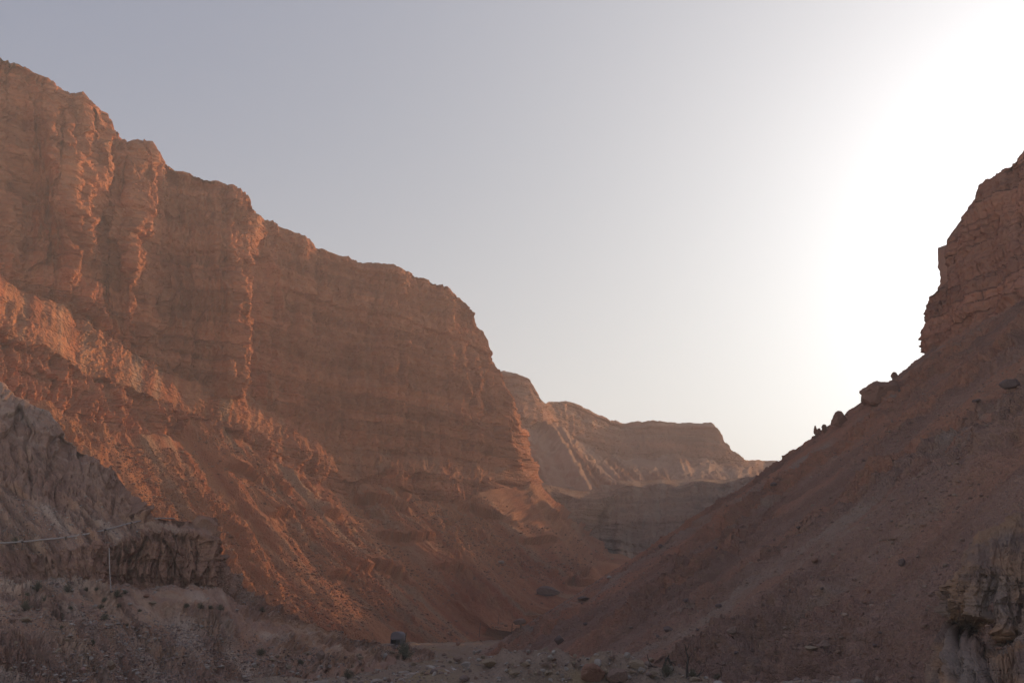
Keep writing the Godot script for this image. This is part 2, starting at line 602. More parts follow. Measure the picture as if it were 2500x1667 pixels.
func _ready() -> void:
	# ---------------- camera
	var pitch := atan((1520.0 - 833.5) / F)
	cp = cos(pitch)
	sp = sin(pitch)
	var cam := Camera3D.new()
	cam.name = "camera"
	cam.fov = rad_to_deg(2.0 * atan(833.5 / F))
	cam.rotation.x = pitch
	cam.near = 0.5
	cam.far = 6000.0
	add_child(cam)
	cam.current = true
	# ---------------- sun
	var saz := deg_to_rad(36.5)
	var sel := deg_to_rad(14.5)
	var sun_dir := Vector3(sin(saz) * cos(sel), sin(sel), -cos(saz) * cos(sel))
	var sun := DirectionalLight3D.new()
	sun.name = "sun"
	sun.light_color = Color(1.0, 0.77, 0.54)
	sun.light_energy = 1.6
	sun.light_angular_distance = 0.8
	sun.shadow_enabled = true
	add_child(sun)
	sun.look_at_from_position(sun_dir * 100.0, Vector3.ZERO, Vector3.UP)
	# ---------------- sky: hazy air that brightens towards the sun
	var im := Image.create(512, 256, false, Image.FORMAT_RGBF)
	for j in 256:
		var th := PI * (j + 0.5) / 256.0
		for i in 512:
			var ph := TAU * (i + 0.5) / 512.0
			var d := Vector3(sin(ph) * sin(th), cos(th), -cos(ph) * sin(th))
			var ang := rad_to_deg(acos(clampf(d.dot(sun_dir), -1.0, 1.0)))
			var glow := exp(-ang / 25.0)
			var near := 2.5 * exp(-ang / 8.6)
			var hz := exp(-maxf(d.y, 0.0) * 5.5) * lerpf(1.0, 0.5, smoothstep(55.0, 140.0, ang))
			im.set_pixel(i, j, Color(0.086 + 1.46 * glow + 1.60 * hz + near, 0.150 + 1.29 * glow + 1.62 * hz + near * 1.03, 0.300 + 0.97 * glow + 1.34 * hz + near * 1.16))
	var pano := PanoramaSkyMaterial.new()
	pano.panorama = ImageTexture.create_from_image(im)
	var sky := Sky.new()
	sky.sky_material = pano
	var env := Environment.new()
	env.background_mode = Environment.BG_SKY
	env.sky = sky
	env.tonemap_mode = Environment.TONE_MAPPER_LINEAR
	env.tonemap_exposure = 0.97
	env.sdfgi_enabled = true
	env.ssao_enabled = true
	env.ssil_enabled = true
	env.fog_enabled = true
	env.fog_density = 0.0005
	env.fog_light_color = Color(1.0, 0.93, 0.88)
	var we := WorldEnvironment.new()
	we.name = "environment"
	we.environment = env
	add_child(we)

	# ---------------- noise and materials
	nz.noise_type = FastNoiseLite.TYPE_SIMPLEX_SMOOTH
	nz.frequency = 1.0
	nz.seed = 11
	nz.fractal_type = FastNoiseLite.FRACTAL_NONE
	nf.noise_type = FastNoiseLite.TYPE_SIMPLEX
	nf.frequency = 1.0
	nf.seed = 5
	nf.fractal_type = FastNoiseLite.FRACTAL_FBM
	nf.fractal_octaves = 4
	nc.noise_type = FastNoiseLite.TYPE_CELLULAR
	nc.frequency = 1.0
	nc.seed = 23
	nc.cellular_return_type = FastNoiseLite.RETURN_CELL_VALUE
	nc.fractal_type = FastNoiseLite.FRACTAL_NONE
	rng.seed = 77
	for k in 1024:
		hs.append(rng.randf())
	bpos.resize(BW * BH)
	bdep.resize(BW * BH)
	bdep.fill(1e9)
	T.grain = noise_tex(FastNoiseLite.TYPE_SIMPLEX, 0.02, 6, 3, 1024, Color(0.87, 0.868, 0.865), Color(1, 1, 1))
	T.rubble = noise_tex(FastNoiseLite.TYPE_CELLULAR, 0.03, 4, 9, 1024, Color(0, 0, 0), Color(1, 1, 1))
	T.rough = noise_tex(FastNoiseLite.TYPE_SIMPLEX, 0.025, 7, 15, 1024, Color(0, 0, 0), Color(1, 1, 1))
	var bd := beds()
	M.rock_cliff = ground_mat(1.0 / 140.0, 330.0, bd[0], bd[1])
	M.rock_crag = ground_mat(1.0 / 16.0, 40.0, bd[0], T.grain)
	M.rock_far = ground_mat(1.0 / 26.0, 90.0, T.rubble, T.grain)
	M.rock_mid = ground_mat(1.0 / 12.0, 60.0, T.rubble, T.grain)
	M.rock_near = ground_mat(1.0 / 9.0, 26.0, T.rubble, T.grain)
	M.track = stone_mat(Color(0.50, 0.43, 0.38), 0.5, 3.0)

	left_massif()
	far_mesas()
	gorge_headwall()
	right_mountain()
	foreground_hill()
	wadi_floor()
	rocks_and_boulders()
	plants_and_small_things()

# ------------------------------------------------------------------ the land
var left := {}
var right := {}
var hill := {}
var floor_ := {}

func left_massif() -> void:
	var us := stations([[-480, 24], [-220, 60], [0, 200], [300, 210], [600, 160], [900, 130], [1140, 20], [1200]])
	var rim := [[-220, -220, 15, 318], [0, 0, 126, 351], [40, 40, 140, 355], [75, 75, 165, 362], [110, 110, 178, 366], [135, 135, 205, 374], [160, 160, 215, 377], [186, 186, 222, 379], [190, 190, 235, 384], [205, 205, 240, 386], [212, 212, 287, 399], [240, 240, 312, 408], [270, 270, 322, 412], [285, 285, 330, 415], [298, 298, 336, 416], [315, 315, 329, 414], [346, 346, 333, 416], [352, 352, 355, 424], [380, 380, 375, 433], [405, 405, 391, 440], [450, 450, 400, 446], [500, 500, 415, 450], [540, 540, 430, 455], [570, 570, 445, 462], [578, 578, 470, 470], [592, 592, 501, 492], [620, 620, 514, 500], [670, 670, 530, 508], [700, 700, 545, 514], [718, 718, 568, 529], [750, 750, 575, 533], [800, 800, 594, 546], [860, 860, 606, 555], [915, 915, 612, 561], [960, 960, 635, 577], [1000, 1000, 650, 588], [1030, 1030, 660, 596], [1050, 1050, 680, 608], [1062, 1062, 690, 612], [1085, 1085, 713, 616], [1091, 1091, 735, 620], [1096, 1090, 748, 622], [1110, 1110, 760, 628], [1120, 1120, 790, 632], [1128, 1127, 825, 636], [1140, 1123, 850, 642], [1160, 1105, 845, 740], [1200, 1060, 800, 840]]
	var mid := [[-220, -220, 270, 290], [0, 0, 390, 334], [60, 60, 430, 356], [150, 150, 480, 356], [225, 225, 520, 396], [296, 296, 572, 378], [332, 332, 595, 402], [380, 385, 620, 424], [440, 440, 640, 424], [500, 500, 660, 424], [530, 528, 668, 425], [566, 570, 685, 448], [580, 574, 690, 470], [620, 620, 720, 488], [720, 720, 775, 514], [800, 800, 800, 530], [900, 900, 820, 548], [1000, 1000, 850, 574], [1060, 1070, 880, 596], [1128, 1150, 890, 626], [1140, 1185, 955, 640], [1160, 1165, 950, 750], [1200, 1100, 920, 845]]
	var base := [[-220, -220, 520, 272], [0, 0, 635, 325], [100, 100, 685, 345], [200, 200, 735, 366], [320, 320, 830, 385], [430, 430, 880, 408], [524, 524, 922, 424], [558, 558, 912, 441], [580, 566, 905, 466], [640, 640, 950, 480], [720, 720, 990, 500], [800, 800, 1020, 518], [900, 900, 1040, 540], [1000, 1000, 1050, 563], [1128, 1140, 1070, 605], [1140, 1235, 1085, 640], [1160, 1225, 1075, 760], [1200, 1150, 1050, 850]]
	var top := [[-220, -220, 690, 250], [0, 0, 772, 305], [100, 92, 802, 322], [200, 200, 850, 345], [320, 312, 905, 371], [430, 430, 948, 398], [530, 520, 975, 420], [580, 570, 985, 440], [640, 640, 1003, 458], [700, 705, 1035, 474], [760, 765, 1078, 490], [800, 802, 1108, 504], [900, 900, 1078, 520], [1000, 1000, 1087, 545], [1060, 1062, 1106, 560], [1128, 1140, 1103, 588], [1140, 1238, 1097, 634], [1160, 1230, 1090, 755], [1200, 1160, 1065, 845]]
	var bot := [[-220, -220, 800, 238], [0, 0, 892, 293], [100, 95, 925, 310], [200, 205, 972, 335], [320, 330, 1000, 362], [400, 412, 1000, 388], [432, 434, 958, 396], [530, 524, 992, 416], [580, 570, 1025, 430], [640, 632, 1062, 446], [700, 702, 1095, 464], [760, 762, 1128, 484], [800, 806, 1143, 500], [830, 830, 1120, 506], [900, 905, 1120, 515], [1000, 1000, 1158, 535], [1060, 1064, 1162, 548], [1100, 1102, 1125, 566], [1140, 1240, 1112, 628], [1160, 1235, 1105, 750], [1200, 1170, 1080, 840]]
	var foot := [[-220, 60, 1585, 225], [0, 380, 1555, 268], [100, 480, 1545, 284], [200, 600, 1533, 302], [320, 740, 1518, 336], [430, 880, 1503, 360], [530, 960, 1495, 380], [640, 1030, 1484, 400], [700, 1070, 1470, 410], [760, 1110, 1456, 422], [800, 1140, 1446, 416], [900, 1190, 1424, 432], [1000, 1240, 1392, 450], [1060, 1290, 1368, 466], [1128, 1345, 1332, 494], [1140, 1400, 1290, 530], [1160, 1400, 1260, 640], [1200, 1380, 1220, 740]]
	var beyond := []
	for q in foot:
		beyond.append([q[0], q[1] + 260, q[2] + 40, q[3] + 20])
	var c1 := curve(rim, us)
	var c0 := PackedVector3Array()
	for v in c1:
		c0.append(v + Vector3(-140, 2, -70))
	left = terrain("canyon_cliff", [c0, c1, curve(mid, us, 6), curve(base, us, 3), curve(top, us, 3), curve(bot, us, 2), curve(foot, us, 6), curve(beyond, us, 6)],
		[[8, 0.0], [140, 1.0], [110, 1.0, 0.0, 1.15], [44, 0.5, 0.0, 0.5, ramp([[-220, 0.04], [540, 0.04], [640, 1.0], [1200, 1.0]], us)], [60, 1.0, 0.0, 0.9], [170, 0.0, 0.05], [10, 0.0]],
		{"side": -1.0, "ref": 3, "amp": ramp([[-220, 2.0], [330, 2.0], [430, 1.3], [600, 1.1], [640, 0.65], [1100, 0.7], [1200, 0.8]], us), "look": 0, "ribs": 3.6, "ribf": 0.020, "gully": 1.6, "jit": 5.0, "mat": "rock_cliff", "ledge": 4.5, "split": 362, "lower": "scree_slope", "mat2": "rock_far", "level": 1.4, "blocks": 1.6})
	tag(left.lower, "orange scree fans running down from the left cliff to the wadi", "slope", "", "structure")
	left.lo = 372
	tag(left.node, "long wall of red-brown stratified cliff above orange scree on the left", "cliff", "", "structure")

func far_mesas() -> void:
	var us := stations([[1090, 40], [1260, 70], [1440, 90], [1720, 60], [1950]])
	var rim := [[1090, 1090, 850, 835], [1127, 1127, 853, 838], [1190, 1190, 858, 842], [1220, 1222, 871, 850], [1228, 1228, 890, 855], [1245, 1245, 920, 868], [1252, 1252, 930, 880], [1262, 1262, 922, 915], [1310, 1310, 922, 950], [1350, 1350, 940, 975], [1400, 1400, 965, 1010], [1430, 1430, 972, 1040], [1460, 1460, 968, 1035], [1500, 1500, 965, 1030], [1540, 1540, 969, 1040], [1560, 1560, 971, 1045], [1635, 1635, 973, 1050], [1648, 1650, 986, 1052], [1660, 1660, 1000, 1054], [1664, 1662, 1012, 1056], [1680, 1678, 1030, 1058], [1700, 1705, 1048, 1060], [1712, 1712, 1057, 1080], [1755, 1755, 1058, 1150], [1950, 1950, 1060, 1200]]
	var base := [[1090, 1120, 1010, 790], [1190, 1205, 990, 800], [1240, 1262, 965, 845], [1256, 1270, 968, 880], [1310, 1310, 1000, 910], [1400, 1400, 1045, 960], [1460, 1450, 1055, 985], [1540, 1540, 1045, 1000], [1635, 1640, 1060, 1015], [1712, 1720, 1075, 1030], [1755, 1760, 1085, 1080], [1950, 1950, 1090, 1130]]
	var foot := [[1090, 1190, 1160, 650], [1190, 1300, 1160, 665], [1256, 1400, 1160, 680], [1310, 1450, 1150, 690], [1400, 1500, 1150, 695], [1540, 1600, 1145, 690], [1712, 1720, 1140, 680], [1950, 1950, 1140, 670]]
	var c1 := curve(rim, us, 2)
	var c0 := PackedVector3Array()
	for v in c1:
		c0.append(v + Vector3(-40, 1, -220))
	var r := terrain("mesa", [c0, c1, curve(base, us, 4), curve(foot, us, 5)], [[4, 0.0], [90, 0.85], [80, 0.08]],
		{"side": -1.0, "ref": 1, "look": 1, "ribs": 1.6, "ribf": 0.012, "gully": 2.5, "jit": 8.0, "mat": "rock_cliff", "seed": 300.0, "scale": 1.2, "level": 1.5, "split": 94, "lower": "mesa_slope", "mat2": "rock_far"})
	tag(r.lower, "pale scree apron below the far mesas", "slope", "", "structure")
	tag(r.node, "hazy flat-topped mesas with pale bands at the head of the canyon", "mesa", "", "structure")

func gorge_headwall() -> void:
	var us := stations([[1180, 180], [1760]])
	var back := [[1180, 1180, 1090, 720], [1300, 1300, 1106, 740], [1500, 1500, 1103, 760], [1760, 1760, 1098, 770]]
	var rim := [[1180, 1180, 1120, 640], [1280, 1280, 1128, 655], [1330, 1345, 1150, 640], [1390, 1395, 1145, 650], [1420, 1420, 1124, 668], [1450, 1450, 1113, 676], [1480, 1480, 1120, 672], [1520, 1520, 1108, 680], [1560, 1560, 1117, 668], [1610, 1610, 1104, 668], [1650, 1650, 1110, 655], [1700, 1700, 1100, 640], [1760, 1760, 1090, 620]]
	var mid := [[1180, 1180, 1210, 600], [1280, 1280, 1200, 610], [1350, 1350, 1215, 625], [1380, 1378, 1215, 636], [1410, 1410, 1205, 625], [1500, 1500, 1195, 625], [1600, 1600, 1180, 610], [1760, 1760, 1170, 590]]
	var low := [[1180, 1180, 1330, 570], [1280, 1300, 1310, 580], [1350, 1355, 1290, 600], [1380, 1380, 1285, 612], [1410, 1412, 1290, 600], [1500, 1500, 1300, 585], [1760, 1760, 1300, 560]]
	var foot := [[1180, 1180, 1380, 520], [1350, 1340, 1360, 520], [1410, 1410, 1345, 520], [1500, 1500, 1340, 520], [1760, 1760, 1340, 500]]
	var r := terrain("gorge_wall", [curve(back, us, 6), curve(rim, us, 6), curve(mid, us, 10), curve(low, us, 10), curve(foot, us, 6)], [[20, 0.1], [50, 0.9], [60, 1.0], [24, 0.1]],
		{"side": -1.0, "ref": 1, "look": 4, "ribs": 3.0, "ribf": 0.03, "gully": 3.0, "jit": 6.0, "mat": "rock_cliff", "seed": 900.0, "level": 2.2})
	tag(r.node, "banded rock step closing the gorge below the far mesas", "cliff", "", "structure")

func right_mountain() -> void:
	var us := stations([[-2, 10], [-1, 24], [0, 36], [1, 36], [2, 36], [3, 70], [4, 110], [5, 110], [6, 100], [7, 50], [8, 12], [10]])
	var rim := [[-2, Vector3(330, 175, -470)], [-1, 2240, 640, 330], [0, 2136, 690, 243], [0.15, 2134, 680, 242], [0.4, 2156, 664, 240], [0.6, 2178, 646, 239], [0.7, 2176, 600, 238], [0.9, 2174, 550, 237], [1.3, 2210, 500, 233], [1.7, 2243, 455, 228], [1.8, 2250, 425, 227], [2.3, 2290, 400, 221], [2.7, 2330, 370, 217], [3, 2352, 345, 215], [4, 2570, 180, 192], [5, Vector3(118, 100, -140)], [6, Vector3(120, 100, -105)], [7, Vector3(122, 100, -74)], [8, Vector3(125, 100, -40)], [10, Vector3(130, 100, 50)]]
	var base := [[-2, Vector3(260, 80, -470)], [-1, 2230, 850, 320], [0, 2125, 815, 240], [1, 2190, 776, 228], [2, 2270, 731, 214], [3, 2352, 690, 200], [4, 2560, 590, 175], [5, 3000, 380, 136], [6, Vector3(104, 64, -102)], [7, Vector3(105, 64, -72)], [8, Vector3(108, 66, -40)], [10, Vector3(115, 66, 50)]]
	var foot := [[-2, Vector3(60, 10, -470)], [-1, 1250, 1470, 300], [0, 1085, 1512, 200], [1, 1110, 1515, 190], [2, 1140, 1518, 178], [3, 1175, 1521, 165], [4, 1240, 1528, 142], [5, 1380, 1540, 110], [6, 1620, 1568, 84], [7, 2050, 1636, 60], [8, Vector3(24, -5.5, -42)], [10, Vector3(33, -5.5, 50)]]
	var under := []
	var c4 := curve(foot, us, 5)
	var c5 := PackedVector3Array()
	for v in c4:
		c5.append(v + Vector3(-14, -4, 0))
	var c1 := curve(rim, us)
	var c0 := PackedVector3Array()
	for v in c1:
		c0.append(v + Vector3(110, 4, -30))
	right = terrain("canyon_cliff", [c0, c1, curve(base, us, 3), c4, c5], [[8, 0.0], [90, 0.85], [430, 0.0, 0.03], [6, 0.0]],
		{"side": 1.0, "ref": 2, "look": 2, "ribs": 2.6, "ribf": 0.05, "gully": 1.3, "jit": 14.0, "seed": 1500.0, "scale": 0.6, "rough": 1.5, "level": 0.9, "mat": "rock_cliff", "split": 98, "lower": "canyon_slope", "mat2": "rock_mid", "calm": ramp([[-2, 0.25], [0.3, 0.25], [1.2, 1.0], [10, 1.0]], us)})
	tag(right.lower, "shaded brown scree slope rising to the right", "slope", "", "structure")
	tag(right.node, "low shaded brown cliff at the top of the right-hand slope", "cliff", "", "structure")
	# the plateau behind it, unseen and added so its shadow covers the near valley
	var up := stations([[0, 30], [1, 40], [2, 40], [3, 30], [4]])
	var a := [[0, Vector3(430, 200, -950)], [1, Vector3(278, 195, -600)], [2, Vector3(217, 183, -475)], [3, Vector3(360, 190, -360)], [4, Vector3(420, 190, -60)]]
	var b := [[0, Vector3(405, 100, -940)], [1, Vector3(262, 90, -590)], [2, Vector3(212, 88, -462)], [3, Vector3(340, 95, -340)], [4, Vector3(400, 95, -60)]]
	var c := [[0, Vector3(300, 60, -900)], [1, Vector3(200, 40, -580)], [2, Vector3(190, 70, -430)], [3, Vector3(200, 90, -250)], [4, Vector3(230, 95, -60)]]
	var ca := curve(a, up, 2)
	var z := PackedVector3Array()
	for v in ca:
		z.append(Vector3(v.x + 260.0, v.y + 4.0, v.z))
	var r := terrain("shade_plateau", [z, ca, curve(b, up, 2), curve(c, up, 2)], [[6, 0.0], [40, 0.8], [24, 0.0]],
		{"side": 1.0, "ref": 1, "look": 0, "ribs": 4.0, "mat": "rock_far", "seed": 2500.0})
	tag(r.node, "high plateau added out of sight behind the right-hand slope to shade the near valley", "shade_plateau", "", "structure")

func foreground_hill() -> void:
	var us := stations([[-560, 24], [-230, 40], [0, 150], [240, 180], [520, 110], [740, 70], [1000]])
	var sky_ := [[-230, -230, 720, 168], [0, 0, 880, 150], [30, 30, 908, 149], [80, 80, 935, 147], [110, 110, 945, 146], [130, 130, 970, 144], [155, 155, 1010, 142], [200, 200, 1045, 139], [230, 230, 1065, 137], [270, 270, 1095, 134], [290, 290, 1120, 132], [302, 302, 1150, 130], [315, 315, 1165, 128], [350, 350, 1190, 126], [400, 400, 1194, 124], [465, 465, 1200, 122], [480, 480, 1225, 121], [490, 490, 1268, 120], [505, 505, 1290, 119], [540, 540, 1330, 118], [580, 580, 1364, 118], [620, 620, 1389, 120], [680, 680, 1419, 124], [740, 740, 1444, 130], [800, 800, 1466, 140], [900, 900, 1484, 165], [1000, 1000, 1500, 190]]
	var f2 := [[-230, -230, 1080, 126], [0, 0, 1125, 122], [100, 100, 1150, 120], [200, 200, 1178, 119], [300, 300, 1196, 118], [350, 350, 1203, 118], [400, 400, 1207, 117], [465, 465, 1214, 117], [480, 480, 1238, 117], [490, 490, 1280, 116.5], [505, 505, 1300, 116.5], [540, 540, 1340, 116], [580, 580, 1372, 116.5], [620, 620, 1396, 118.5], [680, 680, 1425, 122.5], [740, 740, 1450, 128.5], [800, 800, 1471, 138], [900, 900, 1488, 163], [1000, 1000, 1503, 188]]
	var f3 := [[-230, -230, 1290, 108], [0, 0, 1272, 108], [150, 150, 1264, 108.5], [230, 230, 1258, 109], [262, 262, 1252, 109.5], [300, 300, 1238, 110.5], [350, 350, 1224, 111.5], [400, 400, 1219, 112.5], [465, 465, 1226, 113], [480, 480, 1248, 113.5], [490, 490, 1290, 114], [505, 505, 1312, 114], [540, 540, 1350, 114.5], [580, 580, 1379, 115.5], [620, 620, 1402, 117.5], [680, 680, 1430, 121.5], [740, 740, 1454, 127.5], [800, 800, 1474, 137], [900, 900, 1491, 162], [1000, 1000, 1505, 187]]
	var f4 := [[-230, -230, 1380, 100], [0, 0, 1332, 102], [150, 150, 1332, 104], [230, 230, 1338, 105], [262, 266, 1346, 107.5], [300, 302, 1350, 108], [350, 352, 1350, 108.5], [400, 400, 1338, 109.5], [465, 465, 1346, 110.5], [490, 500, 1356, 111], [520, 530, 1372, 111.5], [580, 580, 1400, 112], [620, 620, 1418, 113], [680, 680, 1445, 116], [740, 740, 1465, 121], [800, 800, 1482, 130], [900, 900, 1497, 152], [1000, 1000, 1510, 180]]
	var f5 := [[-230, -230, 1640, 48], [0, 0, 1606, 58], [150, 150, 1596, 62], [250, 250, 1590, 66], [400, 400, 1585, 72], [500, 500, 1580, 76], [600, 600, 1568, 82], [700, 700, 1552, 90], [800, 800, 1534, 102], [900, 900, 1518, 125], [1000, 1000, 1516, 160]]
	var c1 := curve(sky_, us, 1)
	var c0 := PackedVector3Array()
	for v in c1:
		c0.append(v + Vector3(-30, -22, -40))
	var c5 := curve(f5, us, 6)
	var c6 := PackedVector3Array()
	for v in c5:
		c6.append(v + Vector3(1.5, -3.0, 6.0))
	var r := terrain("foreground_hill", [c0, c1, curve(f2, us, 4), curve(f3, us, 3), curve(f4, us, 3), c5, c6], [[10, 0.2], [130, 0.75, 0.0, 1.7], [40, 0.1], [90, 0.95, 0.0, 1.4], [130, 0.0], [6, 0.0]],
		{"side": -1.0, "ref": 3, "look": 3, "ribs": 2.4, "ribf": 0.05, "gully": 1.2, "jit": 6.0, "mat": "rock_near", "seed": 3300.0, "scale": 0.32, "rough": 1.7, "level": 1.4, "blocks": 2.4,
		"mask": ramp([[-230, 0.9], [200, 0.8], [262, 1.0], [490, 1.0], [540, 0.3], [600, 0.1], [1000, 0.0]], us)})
	hill = r
	tag(r.node, "shaded grey-brown hill with an eroded bluff in the left foreground", "hill", "", "structure")

func wadi_floor() -> void:
	var nu := 440
	var nv := 210
	var p := PackedVector3Array()
	var c := PackedColorArray()
	for j in nv:
		var d := 18.0 * pow(430.0 / 18.0, float(j) / (nv - 1))
		for i in nu:
			var x := (lerpf(-300.0, 2900.0, float(i) / (nu - 1)) * VK - 1250.0) / F * d
			var v := Vector3(x, fh(x, -d) + nc.get_noise_2d(x * 1.4, d * 1.4) * 0.07, -d)
			p.append(v)
			c.append(tint(5, x, v.y, d, 0.0, v))
	var m := grid_mesh(p, c, nu, nv, false)
	floor_ = {"p": p, "nu": nu, "nv": nv, "cw": PackedFloat32Array()}
	var o := obj("ground", m, M.rock_near)
	tag(o, "stony grey wadi floor running up between the slopes", "ground", "", "structure")


func scatter(called: String, label: String, ter: Dictionary, n: int, smin: float, smax: float, pw: float, cols: Array, clump: float, sd: int, variants := 2) -> void:
	var r := RandomNumberGenerator.new()
	r.seed = sd
	var nu: int = ter.nu
	var nv: int = ter.nv
	var p: PackedVector3Array = ter.p
	var cw: PackedFloat32Array = ter.cw
	var xs := []
	var cs := []
	for k in variants:
		xs.append([])
		cs.append([])
	var tries := 0
	var got := 0
	while got < n and tries < n * 8:
		tries += 1
		var i := r.randi_range(0, nu - 2)
		var j := r.randi_range(ter.get("lo", 0), nv - 2)
		var a := p[j * nu + i]
		if a.z > -22.0 or absf(a.x) > -a.z * 0.62 + 4.0:
			continue
		if cw.size() > 0 and r.randf() < cw[j * nu + i] * 1.6:
			continue
		if clump > 0.0 and nf.get_noise_3d(a.x * clump, a.y * clump, a.z * clump) + r.randf_range(-0.35, 0.25) < 0.0:
			continue
		var fa := r.randf()
		var fb := r.randf()
		var q := a.lerp(p[j * nu + i + 1], fa).lerp(p[(j + 1) * nu + i].lerp(p[(j + 1) * nu + i + 1], fa), fb)
		var sz := minf(smin * pow(maxf(r.randf(), 0.0005), -pw), smax)
		var b := Basis.from_euler(Vector3(r.randf_range(-0.5, 0.5), r.randf() * TAU, r.randf_range(-0.5, 0.5))).scaled(Vector3(r.randf_range(0.7, 1.3), r.randf_range(0.55, 1.0), r.randf_range(0.7, 1.3)) * sz)
		var v := r.randi() % variants
		xs[v].append(Transform3D(b, q + Vector3(0, sz * 0.12, 0)))
		var c: Color = cols[r.randi() % cols.size()]
		var f := r.randf_range(0.82, 1.15)
		cs[v].append(Color(c.r * f, c.g * f, c.b * f, 1.0))
		got += 1
	for v in variants:
		var mm := MultiMesh.new()
		mm.transform_format = MultiMesh.TRANSFORM_3D
		mm.use_colors = true
		mm.mesh = rock(sd * 7 + v, 1, 9, Vector3(1, 0.8, 1), 0.05)
		mm.instance_count = xs[v].size()
		for k in xs[v].size():
			mm.set_instance_transform(k, xs[v][k])
			mm.set_instance_color(k, cs[v][k])
		var o := MultiMeshInstance3D.new()
		o.multimesh = mm
		o.material_override = M.scree
		o.name = numbered(called)
		add_child(o)
		tag(o, label, "scree", "", "stuff")

var bm: Array[ArrayMesh] = []

func boulder(called: String, vx: float, vy: float, w: float, h: float, mat: String, var_: int, turn: float, label: String, group := "", lift := 0.3, depth := 1.0) -> Node3D:
	# vx, vy: where the middle of its foot shows; w, h: how large it looks
	var g := pick(vx, vy)
	var k := VK * -g.z / F
	var o := obj(called, bm[var_ % bm.size()], M[mat])
	tag(o, label, "boulder", group)
	var sx := w * k * 1.12
	var sy := h * k * 1.25
	o.transform = Transform3D(Basis.from_euler(Vector3(0, turn, 0)).scaled(Vector3(sx, sy, sx * depth)), g + Vector3(0, sy * lift, 0))
	return o

